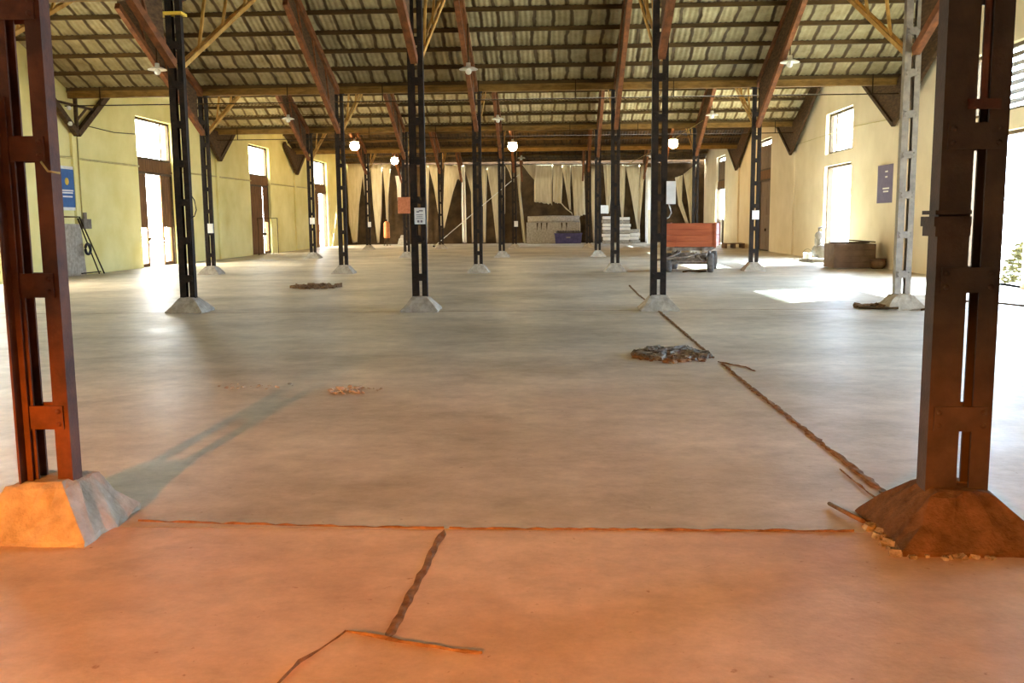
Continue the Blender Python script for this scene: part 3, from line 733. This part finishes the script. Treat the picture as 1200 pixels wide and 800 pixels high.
o = thing('folding_screen', 'white upright panel with a cream lower half leaning at the back behind the trailer', 'panel', (on_y(763, 285, 66).x, 66, 0))
a, b = on_y(758.5, 285, 66), on_y(767.5, 196, 66); w = b.x - a.x
MB().box(-w / 2, w / 2, 0, .05, 0, 2.35).build('lower_panel', M['cloth'], o)
MB().box(-w / 2, w / 2, 0, .05, 2.37, 4.4).build('upper_panel', M['white'], o)
m = MB(); m.box(-w / 2 - .04, -w / 2, -.03, .08, 0, 4.5); m.box(w / 2, w / 2 + .04, -.03, .08, 0, 4.5); m.build('frame', M['white'], o)
a, b = on_y(545, 258, 62), on_y(578, 230, 62)
p = a + (b - a) * -.47; p.z = max(.02, p.z)
o = thing('leaning_pole', 'long white pole leaning diagonally behind the third column of the third row', 'pole', (0, 0, 0))
foot = a + (a - b) * (a.z / (b.z - a.z)) * .99; foot.z = .02
tip = b + (b - a) * .9
MB().tube([foot, tip], .022, 8).build('shaft', M['white'], o)
MB().lathe([(0, 0), (.07, 0), (.07, .1), (0, .1)], 10, (foot.x, foot.y, 0)).build('ferrule', M['rubber'], o)
o = thing('gas_cylinder', 'small orange cylinder standing before the curtains at the back left', 'cylinder', (on_y(453.5, 280, 66).x, 66, 0))
MB().lathe([(0, .55), (.2, .55), (.22, .6), (.22, 1.55), (.16, 1.68), (.06, 1.74), (0, 1.74)], 16).build('cylinder_body', M['ext'], o)
MB().lathe([(0, 1.74), (.05, 1.74), (.05, 1.86), (0, 1.86)], 10).build('valve', M['pipe_dark'], o)
m = MB()
for s in (-1, 1): m.tube([(s * .22, 0, 0), (s * .12, 0, .57)], .025, 6); m.tube([(0, s * .22, 0), (0, s * .12, .57)], .025, 6)
m.build('stand', M['pipe_dark'], o)
a = on_y(471, 285, 67)
o = thing('low_bench', 'small pale block lying before the dark back wall left of the notice column', 'block', (a.x, 67, 0))
m = MB(); m.prism([(-.35, 0), (.35, 0), (.25, .5), (-.2, .5)], 'y', 0, .4); m.build('block', M['concrete'], o, bevel=.03)
m = MB(); m.prism([(-.14, .5), (.16, .5), (.1, .72), (-.08, .72)], 'y', .05, .35); m.build('top_block', M['concrete'], o, bevel=.02)

p, q = on_y(738, 191, 57.2), on_y(832, 136, 40.6)
tag(MB().tube([p, p.lerp(q, .5) + Vector((0, 0, -.12)), q], .012, 6).build('overhead_cable', M['pipe'], None), 'thin pale cable strung between the right lamps up to the roof', 'cable')
# ------------------------------------------------------------------ trailer
T = thing('farm_trailer', 'red wooden box trailer with four dusty wheels parked behind the third column', 'trailer', (4.43, 30.95, 0), -.216)
W2, L2 = .81, 1.3
def plankside(x0, x1, y0, y1, horiz):
    m = MB()
    for k in range(4):
        z = .82 + k * .185
        m.box(x0, x1, y0, y1, z, z + .178)
    return m
sides = [plankside(-W2, W2, -L2, -L2 + .035, 0), plankside(-W2, W2, L2 - .035, L2, 0), plankside(-W2, -W2 + .035, -L2 + .035, L2 - .035, 0), plankside(W2 - .035, W2, -L2 + .035, L2 - .035, 0)]
for nm, s in zip(('front_board', 'tailgate', 'side_board', 'side_board'), sides): s.build(nm, M['trailer'], T, bevel=.006)
MB().box(-W2 + .035, W2 - .035, -L2 + .035, L2 - .035, .82, .86).build('bed', M['trailer'], T)
for sx in (-1, 1):
    for sy in (-1, 1):
        MB().box(sx * W2 - .03, sx * W2 + .03, sy * L2 - .03, sy * L2 + .03, .8, 1.58).build('corner_post', M['trailer'], T)
m = MB(); m.box(-.46, -.40, -L2 - .02, -L2, .84, 1.15); m.build('hinge', M['trailer'], T)
m = MB()
for x in (-.45, .45): m.box(x - .04, x + .04, -L2 - .05, L2, .66, .8)
for y in (-1.2, -.4, .4, 1.2): m.box(-.7, .7, y - .04, y + .04, .7, .8)
m.build('chassis_frame', M['chassis'], T)
for sy in (-1, 1):
    y = sy * .98
    m = MB(); m.bar((-.66, y, .3), (.66, y, .3), .08, .08); m.bar((-.5, y, .45), (.5, y, .45), .07, .1); m.build('axle', M['chassis'], T)
    for sx in (-1, 1):
        m = MB()
        for q in range(3): m.tube([(sx * .5, y - .36 + q * .06, .62 - q * .05), (sx * .5, y, .50 - q * .05), (sx * .5, y + .36 - q * .06, .62 - q * .05)], .03, 6)
        m.build('leaf_spring', M['chassis'], T)
        R = .31; x = sx * .66
        wl_ = MB().lathe([(.17, -.09), (.24, -.1), (R - .02, -.09), (R, -.05), (R, .05), (R - .02, .09), (.24, .1), (.17, .09), (.17, -.09)], 28, (x, y, R), 'x').build('wheel', M['tyre'], T)
        MB().lathe([(0, -.05), (.05, -.075), (.09, -.05), (.17, -.06), (.17, .06), (.09, .05), (.05, .075), (0, .05)], 20, (x, y, R), 'x').build('hub', M['chassis'], wl_)
m = MB(); m.tube([(-.3, -L2, .62), (-.72, -L2 - .35, .45), (-1.0, -L2 - .45, .42)], .035, 8); m.tube([(.3, -L2, .62), (-.1, -L2 - .18, .5), (-.9, -L2 - .45, .42)], .03, 8); m.build('tow_bar', M['chassis'], T)
m = MB(); rnd = random.Random(5)
m.tube([(-.5, -1.1, .56), (-.2, -1.15, .6), (.1, -1.1, .52), (.5, -1.12, .6)], .04, 8); m.box(-.12, .16, -1.2, -1.0, .46, .64); m.tube([(.2, -1.15, .66), (.35, -1.2, .42), (.5, -1.12, .36)], .03, 8)
m.build('steering_gear', M['chassis'], T)
o = MB()
pts = [Vector((4.0, 29.9, .03)), Vector((4.2, 30.0, .05)), Vector((4.5, 29.85, .03)), Vector((4.75, 30.0, .04)), Vector((4.45, 30.15, .03))]
o.tube(pts, .03, 8); tag(o.build('chain', M['pipe_dark']), 'dark chain lying on the floor under the red trailer', 'chain')

# ------------------------------------------------------------------ by the right wall
o = thing('rusty_crate', 'wide rusty brown crate with boards on its top by the right wall', 'crate', (9.86, 32.0, 0))
m = MB()
for k in range(4): m.box(-.68, .68, -.6, -.57, .03 + k * .2, .22 + k * .2)
m.build('front_board', M['crate'], o, bevel=.005)
m = MB(); m.box(-.68, .68, .57, .6, .02, .82); m.build('back_board', M['crate'], o)
for s in (-1, 1):
    m = MB(); m.box(s * .67 - .015, s * .67 + .015, -.57, .57, .02, .82); m.build('side_board', M['crate'], o)
MB().box(-.66, .66, -.57, .57, .7, .8).build('lid', M['crate'], o)
m = MB(); m.obox((-.05, -.1, .86), 1.2, .5, .04, Matrix.Rotation(.25, 3, 'Z')); m.obox((.3, .1, .91), 1.1, .22, .04, Matrix.Rotation(-.15, 3, 'Z') @ Matrix.Rotation(.08, 3, 'Y')); 
tag(m.build('loose_boards', M['timber_dark'], None, (9.86, 32.0, 0.0)), 'two loose dark boards lying across the rusty crate', 'board')
o = thing('clay_pot', 'small brown pot on the floor right of the rusty crate', 'pot', (10.62, 31.45, 0))
MB().lathe([(0, 0), (.18, 0), (.26, .12), (.27, .25), (.22, .3), (.20, .3), (.22, .24), (.2, .06), (0, .05)], 20).build('pot_body', M['basin'], o)
MB().lathe([(.20, .3), (.27, .3), (.27, .335), (.2, .335)], 20).build('rim', M['basin'], o)
o = thing('water_pump', 'grey pump machine standing by the bright doorway on the right wall', 'machine', (10.1, 36.4, 0))
m = MB(); m.box(-.4, .35, -.5, .5, .02, .12); m.build('base_frame', M['junk'], o)
m = MB(); m.lathe([(0, -.4), (.24, -.4), (.26, -.3), (.26, .25), (.18, .35), (0, .36)], 18, (0, 0, .42), 'y'); m.build('motor', M['junk'], o)
m = MB(); m.lathe([(0, 0), (.14, 0), (.14, .3), (.06, .36), (.06, .46), (0, .46)], 14, (-.1, -.1, .62)); m.build('valve_housing', M['junk'], o)
m = MB(); m.tube([(-.1, -.1, 1.05), (-.1, -.1, 1.3), (.15, -.05, 1.36)], .05, 8); m.build('outlet_pipe', M['junk'], o)
m = MB(); m.lathe([(.02, -.02), (.15, -.02), (.16, 0), (.15, .02), (.02, .02)], 18, (-.12, -.22, 1.02), 'y'); m.build('hand_wheel', M['junk'], o)
o = thing('bucket', 'small white bucket on the floor before the bright right doorway', 'bucket', (9.75, 36.9, 0))
MB().lathe([(0, 0), (.13, 0), (.17, .34), (.155, .34), (.12, .03), (0, .03)], 20).build('bucket_body', M['white'], o)
MB().tube([(.165 * math.cos(t), -.02, .33 + .16 * math.sin(t)) for t in [PI * k / 10 for k in range(11)]], .008, 6).build('handle', M['pipe_dark'], o)
rnd = random.Random(12)
m = MB()
for k in range(26):
    s = rnd.uniform(.06, .2); m.obox((rnd.uniform(-.5, .5), rnd.uniform(-1.2, 1.2), s * .35), s * 1.6, s, s * .7, Matrix.Rotation(rnd.random() * 3, 3, 'Z'))
tag(m.build('scrap_pile', M['junk'], None, (10.1, 37.6, 0)), 'low heap of scrap between the pump and the bright right doorway', 'scrap', kind='stuff')
o = thing('wooden_pallet', 'low brown pallet lying by the far end of the right wall', 'pallet', (10.1, 54.2, 0))
for k in range(5): MB().box(-.55, .55, -.6 + k * .26, -.42 + k * .26, .26, .3).build('slat', M['crate'], o)
for x in (-.5, 0, .5): MB().box(x - .05, x + .05, -.6, .62, .02, .26).build('bearer', M['crate'], o)

# shrub outside the nearest right doorway
rnd = random.Random(3)
o = thing('shrub', 'dry olive shrub outside the doorway at the right edge', 'shrub', (12.6, 24.6, -.22))
m = MB()
for k in range(1800):
    a, e, r_ = rnd.random() * 2 * PI, math.asin(rnd.uniform(-.2, 1)), rnd.uniform(.55, 1) ** .5
    p = Vector((.9 * r_ * math.cos(a) * math.cos(e), 1.5 * r_ * math.sin(a) * math.cos(e), .35 + 1.15 * r_ * math.sin(e)))
    q = Matrix.Rotation(rnd.random() * 6, 3, 'Z') @ Matrix.Rotation(rnd.random() * 3, 3, 'X'); s = rnd.uniform(.05, .11)
    m.add([p + q @ Vector(v) * s for v in ((-1, 0, 0), (0, -.45, .1), (1, 0, 0), (0, .45, .1))], [(0, 1, 2, 3)])
m.build('foliage', M['leafgreen'], o)
m = MB()
for k in range(9):
    a = k * .7; m.tube([(0, 0, 0), (.3 * math.cos(a), .4 * math.sin(a), .5), (.6 * math.cos(a), .9 * math.sin(a), .9)], [.03, .02, .008], 6)
m.build('stem', M['bark'], o)

# ------------------------------------------------------------------ debris on the floor
def rubble(name, label, c, rx, ry, n, smin, smax, hgt, m, seed):
    rnd = random.Random(seed); mb = MB()
    for k in range(n):
        a, r_ = rnd.random() * 2 * PI, rnd.random() ** .6; s = rnd.uniform(smin, smax)
        p = Vector((rx * r_ * math.cos(a), ry * r_ * math.sin(a), s * .3 + hgt * (1 - r_) * rnd.random()))
        R_ = Matrix.Rotation(rnd.random() * 6, 3, 'Z') @ Matrix.Rotation(rnd.uniform(-.6, .6), 3, 'X')
        b = [Vector((x * (1 + rnd.uniform(-.3, .3)), y * (1 + rnd.uniform(-.3, .3)), z * (1 + rnd.uniform(-.3, .3)))) for z in (-.3, .3) for y in (-.5, .5) for x in (-.8, .8)]
        mb.add([p + R_ @ (v * s) for v in b], [(0, 2, 3, 1), (4, 5, 7, 6), (0, 1, 5, 4), (2, 6, 7, 3), (0, 4, 6, 2), (1, 3, 7, 5)])
    return tag(mb.build(name, m, None, (c[0], c[1], .004)), label, 'rubble', kind='stuff')
rubble('rubble_heap', 'flat heap of rags and rubble beside the long floor crack', (1.43, 11.55), .44, .45, 260, .025, .09, .03, M['rubble_dark'], 1)
rubble('rubble_crumbs', 'dark crumbs around the flat rubble heap by the long crack', (1.40, 11.5), .5, .6, 120, .015, .05, .015, M['crack'], 2)
rubble('floor_crumbs', 'thin scatter of broken plaster on the open floor left of the middle', (-2.05, 9.15), .3, .22, 45, .01, .032, .004, M['concrete'], 3)
rubble('floor_crumbs', 'low dark patch of debris between the second and third rows on the left', (-6.3, 24.0), .6, .5, 90, .04, .13, .05, M['crack'], 4)
rubble('floor_crumbs', 'dark scrap around the foot of the daylit pale column', (6.05, 17.75), .45, .3, 60, .03, .1, .05, M['crack'], 5)
rubble('floor_crumbs', 'faint crumbs near the left of the open floor', (-3.1, 9.4), .5, .2, 26, .008, .022, .004, M['concrete'], 6)
o = MB().tube([(5.6, 17.5, .03), (6.0, 17.2, .04), (6.2, 17.15, .05)], .025, 6).build('bent_rod', M['pipe_dark'])
tag(o, 'bent dark rod on the floor left of the daylit pale column', 'rod')
o = MB().tube([(6.55, 17.0, .03), (7.6, 17.4, .16), (8.7, 17.6, .03)], .02, 6).build('bent_rod', M['pipe_dark'])
tag(o, 'long thin dark rod on the floor right of the daylit pale column', 'rod')
o = MB().tube([(1.6, 5.4, .015), (1.64, 5.22, .02), (1.69, 5.05, .02)], .012, 6).build('iron_bar', M['crack'])
tag(o, 'short rusty bar on the floor beside the right front column foot', 'bar')

# ------------------------------------------------------------------ light
W = bpy.data.worlds.new('World'); SC.world = W; W.use_nodes = True; N = W.node_tree.nodes; L = W.node_tree.links
bg = N['Background']; tcw = N.new('ShaderNodeTexCoord'); sp = N.new('ShaderNodeSeparateXYZ'); L.new(tcw.outputs['Generated'], sp.inputs[0])
rp = N.new('ShaderNodeValToRGB'); mr = N.new('ShaderNodeMapRange'); mr.inputs[1].default_value = -1; mr.inputs[2].default_value = 1
L.new(sp.outputs['X'], mr.inputs[0]); L.new(mr.outputs[0], rp.inputs['Fac'])
rp.color_ramp.elements[0].color = (1.0, .90, .70, 1); rp.color_ramp.elements[1].color = (.55, .82, 1.25, 1)
L.new(rp.outputs['Color'], bg.inputs['Color']); bg.inputs['Strength'].default_value = 32
for k in range(6):
    for s in (-1, 1):
        ld = bpy.data.lights.new('sky_portal', 'AREA'); ld.shape = 'RECTANGLE'; ld.size = OY1 - OY0; ld.size_y = WZ1
        ld.cycles.is_portal = True
        lo = bpy.data.objects.new('sky_portal', ld); COL.objects.link(lo)
        lo.location = ((XL - WT - .02) if s < 0 else (XR + WT + .02), ROW(k) + (OY0 + OY1) / 2, WZ1 / 2)
        lo.rotation_euler = (PI / 2, 0, (-PI / 2 if s < 0 else PI / 2))
def spot(name, loc, tgt, e, col, ang, blend, rad):
    ld = bpy.data.lights.new(name, 'SPOT'); ld.energy = e; ld.color = col; ld.spot_size = ang; ld.spot_blend = blend; ld.shadow_soft_size = rad
    lo = bpy.data.objects.new(name, ld); COL.objects.link(lo); lo.location = loc
    lo.rotation_euler = (Vector(tgt) - Vector(loc)).to_track_quat('-Z', 'Y').to_euler(); return lo
FP = Vector((-3.35, YF + .45, 3.2))
fld = MB(); fld.box(FP.x - .25, FP.x + .25, YF, YF + .3, 3.0, 3.4); fld.bar((FP.x, YF + .3, 3.42), (FP.x, YF + 1.25, 3.07), .9, .01); fld.build('flood_lamp_added_visor', M['junk'], bpy.data.objects['wall_front'])  # out-of-view lamp housing, plus a visor plate added to cut its beam
spot('flood_light', FP, (-2.5, 4.6, 0.0), 10500, (1, .27, .01), math.radians(56), 1, .02)
sd = bpy.data.lights.new('sun', 'SUN'); sd.energy = 80; sd.angle = .01; sd.color = (.62, .84, 1)
so = bpy.data.objects.new('sun', sd); COL.objects.link(so); so.location = (60, 60, 60)
so.rotation_euler = (-Vector((math.cos(math.radians(37)) * .87, math.cos(math.radians(37)) * .5, math.sin(math.radians(37))))).to_track_quat('-Z', 'Y').to_euler()

# ------------------------------------------------------------------ camera
cd = bpy.data.cameras.new('camera'); cd.sensor_width = 36; cd.lens = F * 36 / 1200; cd.clip_end = 400
co = bpy.data.objects.new('camera', cd); COL.objects.link(co)
R3 = Matrix((AR, AU, -AF)).transposed()
co.matrix_world = Matrix.Translation((0, 0, CH)) @ R3.to_4x4()
SC.camera = co
SC.view_settings.view_transform = 'Standard'; SC.view_settings.look = 'None'; SC.view_settings.gamma = 1; SC.view_settings.use_curve_mapping = False
SC.view_settings.exposure = 0.62
SC.cycles.use_denoising = True; SC.cycles.max_bounces = 8; SC.cycles.diffuse_bounces = 5; SC.cycles.glossy_bounces = 3
SC.cycles.transparent_max_bounces = 8; SC.cycles.sample_clamp_indirect = 8; SC.cycles.caustics_reflective = False; SC.cycles.caustics_refractive = False
